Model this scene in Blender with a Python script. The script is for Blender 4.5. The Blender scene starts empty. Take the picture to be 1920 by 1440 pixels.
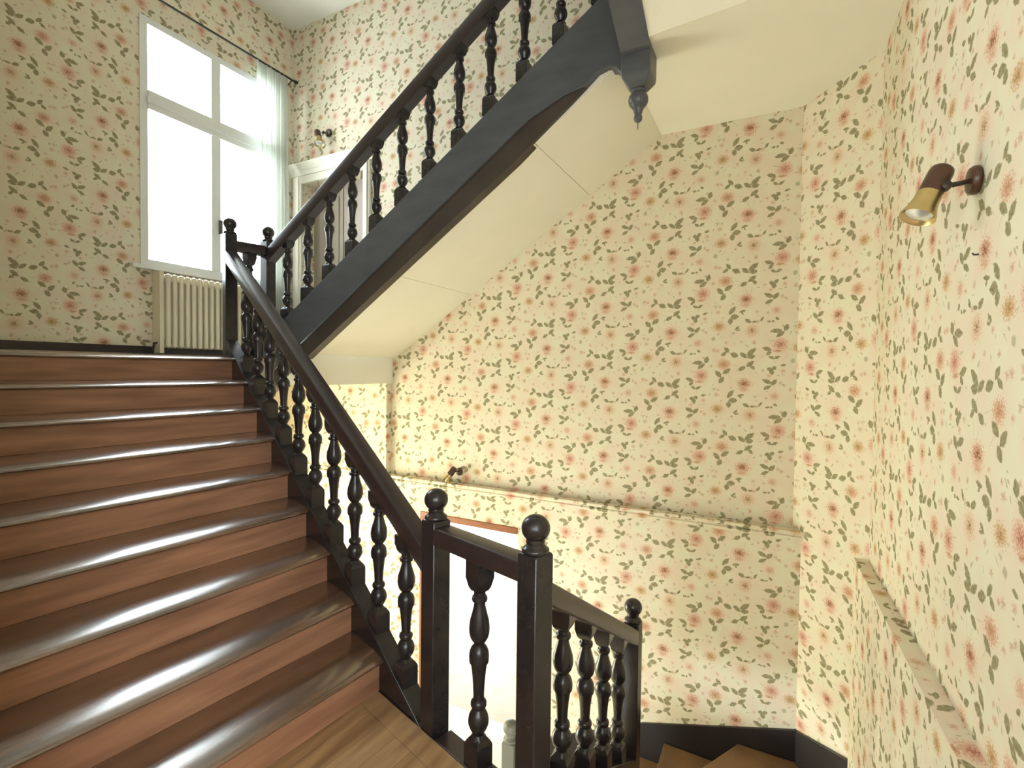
import bpy, bmesh, math
from math import sin, cos, radians, pi, sqrt, atan2, floor
from mathutils import Vector, Matrix

sc = bpy.context.scene
COL = sc.collection

# ------------------------------------------------------------------ camera
EYE = 1.64                                  # eye height above the half landing (z = 0)
F_PX = 950.0
yaw, pitch, roll = radians(27.8), radians(-1.5), radians(0.7)
Fv = Vector((-sin(yaw) * cos(pitch), cos(yaw) * cos(pitch), sin(pitch)))
R0 = Vector((cos(yaw), sin(yaw), 0))
U0 = R0.cross(Fv)
Rv = cos(roll) * R0 + sin(roll) * U0
Uv = Rv.cross(Fv)
cam_d = bpy.data.cameras.new('camera')
cam_d.sensor_width = 36.0
cam_d.lens = 36.0 * F_PX / 1920.0
cam_d.clip_start = 0.02
cam = bpy.data.objects.new('camera', cam_d)
COL.objects.link(cam)
cam.matrix_world = Matrix(((Rv.x, Uv.x, -Fv.x, 0), (Rv.y, Uv.y, -Fv.y, 0), (Rv.z, Uv.z, -Fv.z, EYE), (0, 0, 0, 1)))
sc.camera = cam

# ------------------------------------------------------------------ world and daylight
world = bpy.data.worlds.new('sky')
sc.world = world
world.use_nodes = True
bg = world.node_tree.nodes['Background']
bg.inputs[0].default_value = (0.83, 0.94, 1.0, 1)
bg.inputs[1].default_value = 8.5


def portal(name, loc, normal, w, h):
    """marks a window opening for the sampler; it gives no light of its own"""
    d = bpy.data.lights.new(name, 'AREA')
    d.shape = 'RECTANGLE'
    d.size, d.size_y = w, h
    d.cycles.is_portal = True
    o = bpy.data.objects.new(name, d)
    o.location = loc
    o.rotation_euler = Vector(normal).to_track_quat('-Z', 'Y').to_euler()
    COL.objects.link(o)


portal('daylight_stair_window', (-5.25, 3.22, EYE + 2.06), (1, 0, 0), 1.5, 2.3)
portal('daylight_added_entrance', (-5.25, 2.35, -0.55), (1, 0, 0), 2.5, 2.4)  # opening of the entrance doors added for the lower hall
portal('daylight_added_far_opening', (-5.05, 8.45, -0.55), (0, -1, 0), 2.2, 2.4)  # daylight opening added in the far room wall
portal('daylight_added_back_window', (-0.10, -2.08, 1.9), (0, 1, 0), 0.9, 1.3)  # unseen window added behind the landing
portal('daylight_added_left_window', (-1.20, -1.05, 1.95), (1, 0, 0), 1.3, 1.7)  # unseen window added to light the right wall
portal('daylight_added_side_window', (0.66, -1.0, 1.95), (-1, 0, 0), 1.5, 2.0)  # unseen window added to light the risers

sc.view_settings.view_transform = 'Standard'
sc.view_settings.look = 'None'
sc.view_settings.gamma = 1.0
sc.view_settings.use_curve_mapping = False
sc.view_settings.exposure = 1.35
cy = sc.cycles
cy.use_denoising = True
cy.use_adaptive_sampling = True
cy.adaptive_threshold = 0.02
cy.max_bounces = 7
cy.diffuse_bounces = 4
cy.glossy_bounces = 3
cy.transparent_max_bounces = 8
cy.sample_clamp_indirect = 8.0
cy.caustics_reflective = False
cy.caustics_refractive = False


# ------------------------------------------------------------------ materials
def mat(name):
    m = bpy.data.materials.new(name)
    m.use_nodes = True
    nt = m.node_tree
    nt.nodes.clear()
    out = nt.nodes.new('ShaderNodeOutputMaterial')
    return m, nt, out


def node(nt, t, **kw):
    n = nt.nodes.new(t)
    for k, v in kw.items():
        setattr(n, k, v)
    return n


def setin(nt, sock, v):
    if hasattr(v, 'is_linked'):
        nt.links.new(v, sock)
    elif v is not None:
        sock.default_value = v


def math_n(nt, op, a, b=None, c=None, clamp=False):
    n = node(nt, 'ShaderNodeMath', operation=op, use_clamp=clamp)
    for i, v in enumerate((a, b, c)):
        setin(nt, n.inputs[i], v)
    return n.outputs[0]


def mixc(nt, fac, a, b):
    n = node(nt, 'ShaderNodeMix', data_type='RGBA')
    setin(nt, n.inputs[0], fac)
    setin(nt, n.inputs[6], a)
    setin(nt, n.inputs[7], b)
    return n.outputs[2]


def simple(name, col, rough=0.6, spec=0.5, metal=0.0, noise=0.0, nscale=20.0, bump=0.0, stretch=(1, 1, 1), col2=None, coat=0.0):
    m, nt, out = mat(name)
    b = node(nt, 'ShaderNodeBsdfPrincipled')
    nt.links.new(b.outputs[0], out.inputs[0])
    b.inputs['Roughness'].default_value = rough
    b.inputs['Metallic'].default_value = metal
    b.inputs['Specular IOR Level'].default_value = spec
    b.inputs['Coat Weight'].default_value = coat
    b.inputs['Coat Roughness'].default_value = 0.21
    b.inputs['Coat IOR'].default_value = 1.85
    if noise or bump:
        tc = node(nt, 'ShaderNodeTexCoord')
        mp = node(nt, 'ShaderNodeMapping')
        mp.inputs['Scale'].default_value = stretch
        nt.links.new(tc.outputs['Object'], mp.inputs[0])
        nz = node(nt, 'ShaderNodeTexNoise')
        nz.inputs['Scale'].default_value = nscale
        nz.inputs['Detail'].default_value = 4.0
        nt.links.new(mp.outputs[0], nz.inputs['Vector'])
        c2 = col2 or tuple(min(1, c * (1 - noise)) for c in col)
        f = math_n(nt, 'MULTIPLY_ADD', nz.outputs[0], 2.2, -0.6, clamp=True)
        nt.links.new(mixc(nt, f, (*col, 1), (*c2, 1)), b.inputs['Base Color'])
        if bump:
            bp = node(nt, 'ShaderNodeBump')
            bp.inputs['Strength'].default_value = bump
            bp.inputs['Distance'].default_value = 0.01
            nt.links.new(nz.outputs[0], bp.inputs['Height'])
            nt.links.new(bp.outputs[0], b.inputs['Normal'])
    else:
        b.inputs['Base Color'].default_value = (*col, 1)
    return m


M_dark = simple('dark_stained_oak', (0.015, 0.013, 0.015), rough=0.27, noise=1, col2=(0.026, 0.020, 0.021), nscale=6, stretch=(3, 3, 3))
M_rail = simple('worn_rail_oak', (0.026, 0.018, 0.020), rough=0.30, noise=1, col2=(0.038, 0.025, 0.025), nscale=4, stretch=(2, 2, 2))
M_string = simple('flare_tinted_string_oak', (0.060, 0.066, 0.078), rough=0.38, noise=1, col2=(0.090, 0.097, 0.112), nscale=4, stretch=(1, 1, 3), bump=0.15)  # blue-grey of flare and reflected window put into the base colour
M_band = simple('brown_string_oak', (0.034, 0.027, 0.025), rough=0.42, noise=1, col2=(0.062, 0.046, 0.038), nscale=4)
M_tread = simple('polished_tread_oak', (0.21, 0.105, 0.058), coat=1.0, spec=1.0, rough=0.24, noise=1, col2=(0.060, 0.030, 0.017), nscale=3.2, stretch=(7, 0.5, 6), bump=0.06)
M_riser = simple('waxed_riser_oak', (0.50, 0.255, 0.150), rough=0.42, noise=1, col2=(0.27, 0.130, 0.078), nscale=3.0, stretch=(4, 0.6, 7), bump=0.05)
M_plank = simple('landing_plank_oak', (0.50, 0.31, 0.155), rough=0.32, noise=1, col2=(0.24, 0.13, 0.062), nscale=3.0, stretch=(6, 0.7, 1), bump=0.05)
M_winder = simple('winder_oak', (0.26, 0.145, 0.065), rough=0.45, noise=1, col2=(0.15, 0.08, 0.04), nscale=4.0, bump=0.05)
M_skirt = simple('black_stained_board', (0.012, 0.010, 0.012), rough=0.4, noise=1, col2=(0.022, 0.017, 0.018), nscale=5)
M_baseb = simple('dark_baseboard_paint', (0.030, 0.018, 0.018), rough=0.4)
M_plaster = simple('cream_plaster', (0.83, 0.80, 0.69), rough=0.9, spec=0.2, noise=1, col2=(0.80, 0.77, 0.66), nscale=3, bump=0.03)
M_ceil = simple('pale_ceiling_plaster', (0.78, 0.77, 0.68), rough=0.9, spec=0.2)
M_crack = simple('dusty_joint_filler', (0.40, 0.35, 0.27), rough=0.9, spec=0.2)
M_paint = simple('ivory_gloss_paint', (0.74, 0.70, 0.58), rough=0.4)
M_white = simple('white_window_paint', (0.72, 0.73, 0.70), rough=0.45)
M_radi = simple('cream_radiator_enamel', (0.68, 0.61, 0.45), rough=0.4)
M_iron = simple('black_curtain_iron', (0.02, 0.018, 0.018), rough=0.45)
M_lampb = simple('brown_lamp_lacquer', (0.085, 0.035, 0.020), rough=0.32, noise=0.4, nscale=30)
M_lampd = simple('dark_lamp_bracket', (0.030, 0.020, 0.012), rough=0.4)
M_brass = simple('aged_brass', (0.62, 0.49, 0.25), rough=0.32, metal=1.0)
M_bulb = simple('silvered_bulb_glass', (0.80, 0.84, 0.85), rough=0.15, metal=0.6)
M_mirror = simple('dark_reflector', (0.05, 0.04, 0.03), rough=0.25)
M_lintel = simple('red_brown_door_wood', (0.30, 0.095, 0.030), rough=0.45, noise=0.35, nscale=12, stretch=(0.5, 6, 6))
M_doorg = simple('taupe_door_paint', (0.36, 0.30, 0.24), rough=0.5)
M_ground = simple('pale_hall_tiles', (0.62, 0.56, 0.46), rough=0.35)
M_marble = simple('cream_marble', (0.50, 0.43, 0.33), rough=0.45, noise=1, col2=(0.36, 0.27, 0.19), nscale=2.2, stretch=(1.5, 1.5, 1))
M_newelg = simple('grey_painted_newel', (0.12, 0.12, 0.10), rough=0.5)
M_steel = simple('nail_steel', (0.05, 0.045, 0.04), rough=0.4)

# glass: thin clear panes
M_glass, nt, out = mat('clear_pane_glass')
g1 = node(nt, 'ShaderNodeBsdfTransparent')
g2 = node(nt, 'ShaderNodeBsdfGlossy')
g2.inputs['Roughness'].default_value = 0.02
fr = node(nt, 'ShaderNodeLayerWeight')
mx = node(nt, 'ShaderNodeMixShader')
nt.links.new(math_n(nt, 'MULTIPLY_ADD', math_n(nt, 'POWER', fr.outputs[1], 5.0), 0.9, 0.035), mx.inputs[0])
nt.links.new(g1.outputs[0], mx.inputs[1])
nt.links.new(g2.outputs[0], mx.inputs[2])
nt.links.new(mx.outputs[0], out.inputs[0])

M_amber, nt, out = mat('light_warming_pane_glass')
g1 = node(nt, 'ShaderNodeBsdfTransparent')
g1.inputs[0].default_value = (1.0, 0.95, 0.82, 1)  # warm tint added to colour the daylight entering the hall
nt.links.new(g1.outputs[0], out.inputs[0])

# sheer curtain
M_sheer, nt, out = mat('sheer_white_voile')
d1 = node(nt, 'ShaderNodeBsdfDiffuse')
d1.inputs[0].default_value = (0.70, 0.72, 0.66, 1)
d2 = node(nt, 'ShaderNodeBsdfTranslucent')
d2.inputs[0].default_value = (0.45, 0.48, 0.42, 1)
d3 = node(nt, 'ShaderNodeBsdfTransparent')
m1 = node(nt, 'ShaderNodeMixShader')
m1.inputs[0].default_value = 0.5
m2 = node(nt, 'ShaderNodeMixShader')
m2.inputs[0].default_value = 0.22
nt.links.new(d1.outputs[0], m1.inputs[1])
nt.links.new(d2.outputs[0], m1.inputs[2])
nt.links.new(m1.outputs[0], m2.inputs[1])
nt.links.new(d3.outputs[0], m2.inputs[2])
nt.links.new(m2.outputs[0], out.inputs[0])

# ------------------------------------------------------------------ floral wallpaper (printed pattern, one strip = 0.54 x 0.632 m)
STRIP, REP = 0.54, 0.632
# motif positions read off the paper in a local pixel grid, 'b' strip and 'c' strip, relative to the main bloom of each
SB, SC = 1 / 1773.0, 1 / 1867.0       # metres per grid pixel at the two strips


def pb(x, y):
    return ((x - 165) / 1790.0, -(y - 140) / 1773.0)


def pc(x, y):
    return ((x - 1140) / 1850.0, -(y - 510) / 1850.0)


LEAVES, FAINT, BLOOMS = [], [], []


def leaf(fn, x0, y0, x1, y1, w, faint=False):
    a, b = Vector(fn(x0, y0)), Vector(fn(x1, y1))
    (FAINT if faint else LEAVES).append(((a + b) / 2, (b - a).length / 2 * (1.12 if faint else 1.2), w / 1800.0 * (0.56 if faint else 0.72), atan2(b.y - a.y, b.x - a.x)))


def bloom(fn, x, y, r, kind, sy=1.0):
    BLOOMS.append((Vector(fn(x, y)), r / 1800.0, sy, kind))


for a in ((490, 115, 385, 68, 44), (490, 140, 552, 66, 44), (484, 150, 398, 196, 38), (385, 365, 345, 425, 24), (160, 395, 232, 436, 38), (242, 432, 302, 424, 24),
          (600, 548, 468, 560, 46), (636, 555, 664, 474, 50), (626, 566, 538, 632, 44), (190, 872, 298, 782, 50), (188, 902, 108, 838, 44), (198, 896, 290, 882, 50),
          (482, 806, 380, 772, 42), (478, 820, 426, 866, 34), (515, 918, 455, 884, 30), (515, 918, 582, 882, 30), (588, 1012, 652, 990, 26), (492, 1056, 436, 1046, 40),
          (492, 1050, 544, 1022, 40), (490, 1052, 497, 1124, 42), (492, 1060, 470, 1100, 30), (190, 1018, 278, 948, 44), (238, 1008, 288, 1052, 34), (92, 1072, 172, 1024, 42), (525, 378, 560, 412, 26), (420, 432, 474, 430, 20), (484, 440, 508, 418, 20)):
    leaf(pb, *a)
for a in ((935, 65, 880, -8, 40), (902, 58, 836, 108, 34), (958, 80, 1054, 118, 54), (864, 362, 958, 294, 48), (842, 412, 768, 328, 50), (818, 492, 872, 414, 50),
          (928, 698, 1004, 598, 46), (948, 738, 1050, 732, 58), (945, 836, 948, 752, 50), (1058, 672, 1142, 652, 26), (1088, 680, 1112, 705, 18), (1008, 918, 1062, 868, 22), (1018, 920, 1076, 926, 18)):
    leaf(pc, *a)
for a in ((135, 1085, 195, 1175, 5), (190, 905, 202, 1010, 5), (245, 1060, 214, 1185, 5), (520, 920, 530, 980, 5), (290, 1105, 330, 1100, 14), (75, 500, 100, 530, 16), (440, 672, 504, 684, 16),
          (610, 1120, 648, 1126, 14), (300, 350, 330, 352, 14), (360, 890, 388, 880, 12), (600, 1250, 660, 1246, 16), (545, 1300, 560, 1332, 14)):
    leaf(pb, *a, faint=True)
for a in ((905, 345, 985, 445, 5), (735, 612, 775, 560, 18), (770, 985, 812, 960, 24), (716, 1070, 742, 1006, 60), (805, 1040, 860, 985, 8), (940, 985, 960, 1020, 8), (1145, 1120, 1190, 1170, 18), (975, 230, 1080, 262, 5)):
    leaf(pc, *a, faint=True)
for a in ((165, 128, 92, 0, .85), (160, 200, 74, 1, .6), (530, 285, 62, 1, .95), (245, 545, 82, 2, 1.05), (585, 730, 96, 3, .95), (118, 692, 22, 4, 1), (272, 695, 30, 4, 1), (620, 1072, 34, 4, 1), (386, 1072, 24, 4, 1), (638, 142, 26, 4, 1), (300, 296, 26, 4, 1), (610, 1300, 28, 4, 1), (560, 815, 60, 5, .35)):
    bloom(pb, a[0], a[1], a[2], a[3], a[4])
for a in ((872, 232, 88, 5, .85), (800, 865, 80, 6, .85), (790, 42, 28, 4, 1), (780, 662, 40, 4, .8), (805, 590, 24, 4, 1), (990, 962, 28, 4, 1), (895, 1096, 28, 4, 1), (1255, 1105, 26, 4, 1), (740, 1200, 36, 4, 1)):
    bloom(pc, a[0], a[1], a[2], a[3], a[4])

import random
rnd = random.Random(5)
for _ in range(20):
    cx0, cy0, a0 = rnd.uniform(-.24, .28), rnd.uniform(0, REP), rnd.uniform(0, 6.28)
    if rnd.random() < .55:
        FAINT.append((Vector((cx0, cy0)), rnd.uniform(.008, .015), rnd.uniform(.0025, .0045), a0))
    else:
        BLOOMS.append((Vector((cx0, cy0)), rnd.uniform(.010, .018), 1.0, 4))
for c_, r_, sy_, k_ in list(BLOOMS):                  # soft blush around the large blooms
    if r_ > .03:
        BLOOMS.insert(0, (c_, r_ * 1.9, sy_, 7))
RAMPS = {  # radial colour and opacity of the printed blooms
    0: [(0.0, (.24, .12, .065), 1), (.2, (.40, .20, .125), 1), (.5, (.58, .34, .23), .95), (.8, (.66, .43, .31), .8), (1.12, (.7, .52, .40), 0)],
    1: [(0.0, (.58, .34, .23), .9), (.5, (.65, .42, .30), .8), (1.1, (.7, .52, .40), 0)],
    2: [(0.0, (.27, .16, .085), .95), (.2, (.50, .31, .18), .85), (.5, (.68, .47, .32), .7), (.85, (.68, .46, .31), .6), (1.1, (.7, .52, .40), 0)],
    3: [(0.0, (.42, .18, .13), 1), (.2, (.56, .29, .21), .95), (.6, (.66, .39, .29), .85), (.85, (.68, .44, .34), .65), (1.1, (.7, .52, .40), 0)],
    4: [(0.0, (.52, .31, .20), .8), (.5, (.60, .40, .28), .6), (1.1, (.7, .52, .40), 0)],
    5: [(0.0, (.46, .24, .14), .95), (.4, (.58, .33, .21), .9), (.8, (.63, .40, .27), .75), (1.1, (.7, .52, .40), 0)],
    7: [(0.0, (.74, .57, .44), .45), (.5, (.74, .58, .45), .3), (1.0, (.74, .60, .46), 0)],
    6: [(0.0, (.40, .23, .10), .95), (.4, (.54, .34, .17), .9), (.8, (.60, .41, .24), .7), (1.1, (.7, .52, .40), 0)],
}
BASE = (0.755, 0.640, 0.435)
LEAFC, FAINTC = (0.255, 0.222, 0.125), (0.48, 0.44, 0.31)


def make_wallpaper(name):
    m, nt, out = mat(name)
    L = nt.links
    uv = node(nt, 'ShaderNodeUVMap')
    uv.uv_map = 'metres'
    sp = node(nt, 'ShaderNodeSeparateXYZ')
    L.new(uv.outputs[0], sp.inputs[0])
    su = math_n(nt, 'MULTIPLY_ADD', sp.outputs[0], 1 / STRIP, (3.473 + 0.25) / STRIP)
    fi = math_n(nt, 'FLOOR', su)
    fu = math_n(nt, 'MULTIPLY_ADD', math_n(nt, 'FRACT', su), STRIP, -0.25)
    # each pasted strip starts at its own height
    ramp = node(nt, 'ShaderNodeValToRGB')
    ramp.color_ramp.interpolation = 'CONSTANT'
    offs = [-.091, -.095, -.166, -.437, -.090, -.319, -.083, -.25]
    els = ramp.color_ramp.elements
    for i, o in enumerate(offs):
        e = els[i] if i < 2 else els.new(i / 8)
        e.position = i / 8
        v = (o % REP) / REP
        e.color = (v, v, v, 1)
    im = math_n(nt, 'MULTIPLY_ADD', math_n(nt, 'FLOORED_MODULO', fi, 8.0), 1 / 8, 1 / 16)
    L.new(im, ramp.inputs[0])
    off = node(nt, 'ShaderNodeSeparateColor')
    L.new(ramp.outputs[0], off.inputs[0])
    sv = math_n(nt, 'SUBTRACT', math_n(nt, 'DIVIDE', math_n(nt, 'SUBTRACT', sp.outputs[1], EYE), REP), off.outputs[0])
    fv = math_n(nt, 'MULTIPLY', math_n(nt, 'FRACT', sv), REP)
    cmb = node(nt, 'ShaderNodeCombineXYZ')
    L.new(fu, cmb.inputs[0])
    L.new(fv, cmb.inputs[1])
    nz = node(nt, 'ShaderNodeTexNoise')
    nz.noise_dimensions = '2D'
    nz.inputs['Scale'].default_value = 75.0
    nz.inputs['Detail'].default_value = 1.5
    L.new(uv.outputs[0], nz.inputs['Vector'])
    wob = node(nt, 'ShaderNodeVectorMath', operation='MULTIPLY_ADD')      # hand-drawn edges
    L.new(nz.outputs[1], wob.inputs[0])
    wob.inputs[1].default_value = (.010, .010, 0)
    L.new(cmb.outputs[0], wob.inputs[2])
    wob2 = node(nt, 'ShaderNodeVectorMath', operation='SUBTRACT')
    L.new(wob.outputs[0], wob2.inputs[0])
    wob2.inputs[1].default_value = (.005, .005, 0)
    P = wob2.outputs[0]
    nf = node(nt, 'ShaderNodeTexNoise')          # petal texture
    nf.noise_dimensions = '2D'
    nf.inputs['Scale'].default_value = 130.0
    nf.inputs['Detail'].default_value = 1.0
    L.new(uv.outputs[0], nf.inputs['Vector'])
    nfac = math_n(nt, 'MULTIPLY_ADD', nf.outputs[0], 1.5, -0.78)
    # faint mottling of the ground colour
    nb = node(nt, 'ShaderNodeTexNoise')
    nb.noise_dimensions = '2D'
    nb.inputs['Scale'].default_value = 7.0
    nb.inputs['Detail'].default_value = 1.0
    L.new(uv.outputs[0], nb.inputs['Vector'])
    ground = mixc(nt, math_n(nt, 'MULTIPLY_ADD', nb.outputs[0], 3.0, -1.0, clamp=True), (.725, .685, .520, 1), (.735, .635, .500, 1))

    def t_field(gt_, P_, items, cx, cy_, half):
        tm = None
        for c, l, w, ang in items:
            for wy in (-1, 0, 1):
                yy = c.y + wy * REP
                if abs(c.x - cx) < half[0] + l + .006 and abs(yy - cy_) < half[1] + l + .006:
                    mp = node(gt_, 'ShaderNodeMapping', vector_type='TEXTURE')
                    mp.inputs['Location'].default_value = (c.x, yy, 0)
                    mp.inputs['Rotation'].default_value = (0, 0, ang)
                    mp.inputs['Scale'].default_value = (l, w, 1)
                    gt_.links.new(P_, mp.inputs[0])
                    s = node(gt_, 'ShaderNodeSeparateXYZ')
                    gt_.links.new(mp.outputs[0], s.inputs[0])
                    t = math_n(gt_, 'ADD', math_n(gt_, 'MULTIPLY', s.outputs[0], s.outputs[0]), math_n(gt_, 'ABSOLUTE', s.outputs[1]))
                    tm = t if tm is None else math_n(gt_, 'MINIMUM', tm, t)
        return tm

    def zone(x0, x1, y0, y1):
        """one small tile of the printed repeat, kept in a group of its own"""
        g = bpy.data.node_groups.new('paper_tile', 'ShaderNodeTree')
        for nm, ty in (('point', 'NodeSocketVector'), ('petal', 'NodeSocketFloat'), ('grain', 'NodeSocketFloat'), ('ground', 'NodeSocketColor')):
            g.interface.new_socket(nm, in_out='INPUT', socket_type=ty)
        g.interface.new_socket('print', in_out='OUTPUT', socket_type='NodeSocketShader')
        gi, go_ = g.nodes.new('NodeGroupInput'), g.nodes.new('NodeGroupOutput')
        P_, petal, grain, col = gi.outputs[0], gi.outputs[1], gi.outputs[2], gi.outputs[3]
        cx, cy_, half = (x0 + x1) / 2, (y0 + y1) / 2, ((x1 - x0) / 2, (y1 - y0) / 2)
        t = t_field(g, P_, FAINT, cx, cy_, half)
        if t is not None:
            col = mixc(g, math_n(g, 'MULTIPLY_ADD', t, -2.2, 2.2, clamp=True), col, (*FAINTC, 1))
        for c, r, sy, kind in BLOOMS:
            for wy in (-1, 0, 1):
                yy = c.y + wy * REP
                if abs(c.x - cx) < half[0] + r * 1.2 and abs(yy - cy_) < half[1] + r * 1.2:
                    mp = node(g, 'ShaderNodeMapping', vector_type='TEXTURE')
                    mp.inputs['Location'].default_value = (c.x, yy, 0)
                    mp.inputs['Scale'].default_value = (r, r * sy, 1)
                    g.links.new(P_, mp.inputs[0])
                    ln = node(g, 'ShaderNodeVectorMath', operation='LENGTH')
                    g.links.new(mp.outputs[0], ln.inputs[0])
                    rp = node(g, 'ShaderNodeValToRGB')
                    e = rp.color_ramp.elements
                    for i, (p_, c_, a_) in enumerate(RAMPS[kind]):
                        el = e[i] if i < 2 else e.new(min(p_, 1))
                        el.position = min(p_, 1)
                        el.color = (*c_, a_)
                    g.links.new(math_n(g, 'ADD', ln.outputs[1], petal), rp.inputs[0])
                    col = mixc(g, rp.outputs[1], col, rp.outputs[0])
        t = t_field(g, P_, LEAVES, cx, cy_, half)
        if t is not None:
            lc = mixc(g, math_n(g, 'MULTIPLY_ADD', grain, 2.4, -0.7, clamp=True), (*LEAFC, 1), (.37, .33, .205, 1))
            col = mixc(g, math_n(g, 'MULTIPLY_ADD', t, -4.0, 4.0, clamp=True), col, lc)
        b = node(g, 'ShaderNodeBsdfDiffuse')
        g.links.new(col, b.inputs[0])
        g.links.new(b.outputs[0], go_.inputs[0])
        n = node(nt, 'ShaderNodeGroup')
        n.node_tree = g
        for i, v in enumerate((P, nfac, nz.outputs[0], ground)):
            L.new(v, n.inputs[i])
        return n.outputs[0]

    def mixs(test, a, b):
        n = node(nt, 'ShaderNodeMixShader')
        L.new(test, n.inputs[0])
        L.new(a, n.inputs[1])
        L.new(b, n.inputs[2])
        return n.outputs[0]

    def gt(a, v):
        return math_n(nt, 'GREATER_THAN', a, v)

    xs = [-.25, -.07, .11, .29]
    ys = [0, REP / 4, REP / 2, REP * 3 / 4, REP]
    cols = []
    for i in range(3):
        z = [zone(xs[i], xs[i + 1], ys[j], ys[j + 1]) for j in range(4)]
        cols.append(mixs(gt(fv, ys[2]), mixs(gt(fv, ys[1]), z[0], z[1]), mixs(gt(fv, ys[3]), z[2], z[3])))
    L.new(mixs(gt(fu, xs[1]), cols[0], mixs(gt(fu, xs[2]), cols[1], cols[2])), out.inputs[0])
    return m


M_paper = make_wallpaper('floral_wallpaper')


# ------------------------------------------------------------------ mesh helpers
def mesh_obj(name, verts, faces, material, parent=None, smooth=None, uvs=None):
    me = bpy.data.meshes.new(name)
    me.from_pydata([tuple(v) for v in verts], [], faces)
    me.update()
    bm = bmesh.new()
    bm.from_mesh(me)
    bmesh.ops.recalc_face_normals(bm, faces=bm.faces)
    bm.to_mesh(me)
    bm.free()
    if uvs:
        lay = me.uv_layers.new(name='metres')
        for lp in me.loops:
            lay.data[lp.index].uv = uvs(me.vertices[lp.vertex_index].co)
    if smooth is not None:
        for p in me.polygons:
            p.use_smooth = True
        me.set_sharp_from_angle(angle=radians(smooth))
    me.materials.append(material)
    o = bpy.data.objects.new(name, me)
    COL.objects.link(o)
    if parent is not None:
        o.parent = parent
    return o


class MB:
    """collects shapes that together make one part"""

    def __init__(self):
        self.v, self.f = [], []

    def add(self, v, f):
        n = len(self.v)
        self.v += [tuple(p) for p in v]
        self.f += [tuple(i + n for i in q) for q in f]
        return self

    def box(self, x0, x1, y0, y1, z0, z1, rz=0, at=(0, 0, 0)):
        c, s = cos(rz), sin(rz)
        v = [(at[0] + x * c - y * s, at[1] + x * s + y * c, at[2] + z) for z in (z0, z1) for x, y in ((x0, y0), (x1, y0), (x1, y1), (x0, y1))]
        return self.add(v, [(3, 2, 1, 0), (4, 5, 6, 7), (0, 1, 5, 4), (1, 2, 6, 5), (2, 3, 7, 6), (3, 0, 4, 7)])

    def sections(self, secs, cap=True):
        """lofts a list of closed rings"""
        n = len(secs[0])
        v = [p for r in secs for p in r]
        f = []
        for i in range(len(secs) - 1):
            for j in range(n):
                k = (j + 1) % n
                f.append((i * n + j, i * n + k, (i + 1) * n + k, (i + 1) * n + j))
        if cap:
            f.append(tuple(range(n - 1, -1, -1)))
            f.append(tuple((len(secs) - 1) * n + j for j in range(n)))
        return self.add(v, f)

    def lathe(self, prof, at=(0, 0, 0), seg=20, axis=None):
        ax = Vector(axis).normalized() if axis is not None else Vector((0, 0, 1))
        e1 = ax.orthogonal().normalized() if axis is not None else Vector((1, 0, 0))
        e2 = ax.cross(e1)
        at = Vector(at)
        secs = []
        for r, z in prof:
            r = max(r, 1e-4)
            secs.append([at + ax * z + (e1 * cos(2 * pi * k / seg) + e2 * sin(2 * pi * k / seg)) * r for k in range(seg)])
        return self.sections(secs)

    def tube(self, pts, r, seg=8):
        pts = [Vector(p) for p in pts]
        secs = []
        for i, p in enumerate(pts):
            d = (pts[min(i + 1, len(pts) - 1)] - pts[max(i - 1, 0)]).normalized()
            e1 = d.orthogonal().normalized() if abs(d.z) > .99 else d.cross(Vector((0, 0, 1))).normalized()
            e2 = d.cross(e1)
            rr = r[i] if isinstance(r, (list, tuple)) else r
            secs.append([p + (e1 * cos(2 * pi * k / seg) + e2 * sin(2 * pi * k / seg)) * rr for k in range(seg)])
        return self.sections(secs)

    def build(self, name, m, parent=None, smooth=None, uvs=None):
        return mesh_obj(name, self.v, self.f, m, parent, smooth, uvs)


def extr(poly, vec):
    v = Vector(vec)
    return MB().sections([[Vector(p) for p in poly], [Vector(p) + v for p in poly]])


def empty(name, loc, label, cat, group=None):
    o = bpy.data.objects.new(name, None)
    o.location = loc
    o.empty_display_size = 0.1
    COL.objects.link(o)
    o['label'], o['category'] = label, cat
    if group:
        o['group'] = group
    return o


def adopt(root):
    """keeps the parts where they were modelled in world space"""
    bpy.context.view_layer.update()
    inv = Matrix.Translation(root.location).inverted()
    for ch in root.children:
        ch.matrix_parent_inverse = inv


def struct(o, label=None):
    o['kind'] = 'structure'
    if label:
        o['label'] = label
    return o


def tag(o, label, cat, group=None):
    o['label'], o['category'] = label, cat
    if group:
        o['group'] = group
    return o


def bevel(o, w=0.004, seg=2, ang=40):
    b = o.modifiers.new('soft_edges', 'BEVEL')
    b.width, b.segments, b.limit_method, b.angle_limit = w, seg, 'ANGLE', radians(ang)
    b.harden_normals = False
    for p in o.data.polygons:
        p.use_smooth = True
    o.data.set_sharp_from_angle(angle=radians(35))
    return o


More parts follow.
